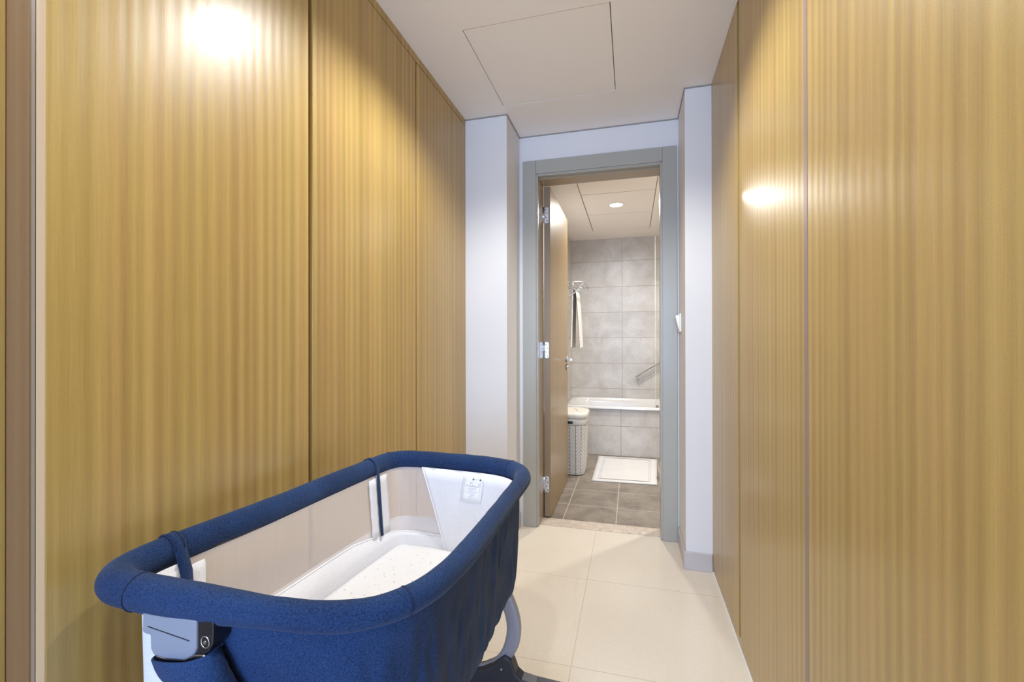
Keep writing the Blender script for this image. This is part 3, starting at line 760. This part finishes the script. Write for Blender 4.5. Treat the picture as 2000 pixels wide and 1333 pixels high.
for k in range(4): strip(mb, .60 + .06*k, .135 + .02*(k % 2), .66 + .05*k, .14, .0008)
mb.build('printed_marks', M['print'], lab); mb2.build('printed_lines', M['printlt'], lab)

# mattress lies inside: a thing of its own
mr = []
for (ins, z) in ((.075, .417), (.062, .425), (.058, .455), (.060, .472), (.070, .481), (.095, .485), (.14, .487), (.20, .488)):
    mr.append([bp(i_, ins, z + .0012*noise.noise(Vector((loop[i_].x*14, loop[i_].y*14, z*3)))) for i_ in range(NL)])
mt = MB().loft(mr).build('mattress', M['sheet']); tag(mt, 'white crib mattress in a tiny-print sheet lying inside the blue bassinet', 'mattress')

# ---- brackets, legs, feet (one set per end)
def bracket(yf):
    """grey hinge bracket below the near rail, front face at yf"""
    mb = MB(); mb.prism([(-.7335, .735), (-.7345, .7015), (-.730, .699), (-.7185, .698), (-.7175, .678), (-.712, .669), (-.690, .667), (-.650, .671), (-.633, .682), (-.628, .692), (-.6275, .735)], 'y', yf, .565)
    b_ = mb.build('hinge_bracket', M['grey_pl'], bs, bevel=.003, seg=3)
    mb = MB(); mb.prism([(-.722, .7125), (-.640, .7040), (-.640, .7028), (-.722, .7113)], 'y', yf - .0006, yf + .001); mb.build('groove', M['black_pl'], b_)
    poly = [(-.6272, .735), (-.6272, .686), (-.618, .684), (-.608, .690), (-.600, .702), (-.5985, .718), (-.5985, .735)]
    ec = MB().prism(poly, 'y', yf + .003, .563).build('end_cap', M['black_pl'], b_, bevel=.0015)
    MB().tube([(-.6125 + .0075*math.cos(a), yf + .0022, .7045 + .0085*math.sin(a)) for a in [2*PI*k/20 for k in range(20)]], .0010, 6, loop=True).build('button', M['alu'], ec)
    MB().cyl((-.6125, yf + .0005, .7045), .0026, .003, 'y', 12).build('screw', M['alu'], ec)
    mb = MB(); mb.prism([(-.711, .6685), (-.706, .662), (-.680, .6575), (-.650, .6595), (-.628, .668), (-.612, .681), (-.616, .685), (-.634, .6815), (-.652, .6705), (-.690, .6665)], 'y', yf + .002, .560); mb.build('collar', M['steel'], b_, bevel=.0015)
    return b_
def leg(yc):
    pth = spline([(-.690, .645), (-.640, .585), (-.560, .510), (-.470, .425), (-.395, .335), (-.352, .250), (-.352, .180), (-.385, .118), (-.450, .072), (-.540, .050), (-.640, .045)] , 8) if False else \
          spline([Vector((x, yc, z)) for x, z in ((-.672, .660), (-.630, .600), (-.570, .520), (-.490, .430), (-.415, .330), (-.378, .240), (-.380, .165), (-.412, .103), (-.468, .066), (-.550, .048), (-.660, .045))], 8)
    n_ = len(pth); rad = [1.0 if k < n_*.60 else 1.0 - .55*min(1, (k - n_*.60)/(n_*.22)) for k in range(n_)]
    l_ = MB().tube(pth, [r_*.024 for r_ in rad], 20, upv=(0, 1, 0), flat=(1, .55), power=.6).build('leg', M['legmetal'], bs)
    # base: black foot with two arms lying along x
    poly = [(-.400, .122), (-.382, .114), (-.372, .092), (-.364, .070), (-.345, .056), (-.300, .050), (-.215, .046), (-.200, .036), (-.196, .018), (-.196, .001), (-.90, .001), (-.90, .018), (-.892, .034), (-.86, .040), (-.60, .048), (-.520, .054), (-.480, .068), (-.442, .090), (-.412, .116), (-.405, .122)]
    poly = [(max(-.895, x), z) for x, z in poly]
    f_ = MB().prism(poly, 'y', yc - .022, yc + .022).build('foot', M['footblk'], bs, bevel=.006, seg=3)
    MB().cyl((-.412, yc - .0235, .080), .0035, .003, 'y', 12).build('rivet', M['steel'], f_)
    return l_
bracket(.525)
leg(1.43)
leg(.545)
MB().tube([(-.62, .56, .047), (-.62, 1.42, .047)], .014, 14).build('cross_rail', M['legmetal'], bs)
# fabric sleeve over the near leg
cpts = [Vector((-.666, .540, .672)), Vector((-.650, .538, .652)), Vector((-.626, .538, .625)), Vector((-.570, .540, .560)), Vector((-.510, .542, .490))]
cp = spline(cpts, 6)
mb = MB(); n_ = len(cp); rings = []
for k, p in enumerate(cp):
    f_ = k/(n_ - 1); ring = []
    wx = .056 - .006*f_; wy = .024
    for j in range(28):
        a_ = 2*PI*j/28; ring.append(p + Vector((wx*math.copysign(abs(math.cos(a_))**.8, math.cos(a_)), wy*math.copysign(abs(math.sin(a_))**.8, math.sin(a_)) + .002*noise.noise(Vector((a_*2, f_*6, 0))), .012*math.cos(a_)*(1 if f_ < .3 else .4) + .0)))
    rings.append(ring)
mb.loft(rings, caps=False); mb.build('leg_sleeve', M['denim'], bs, solid=.003)
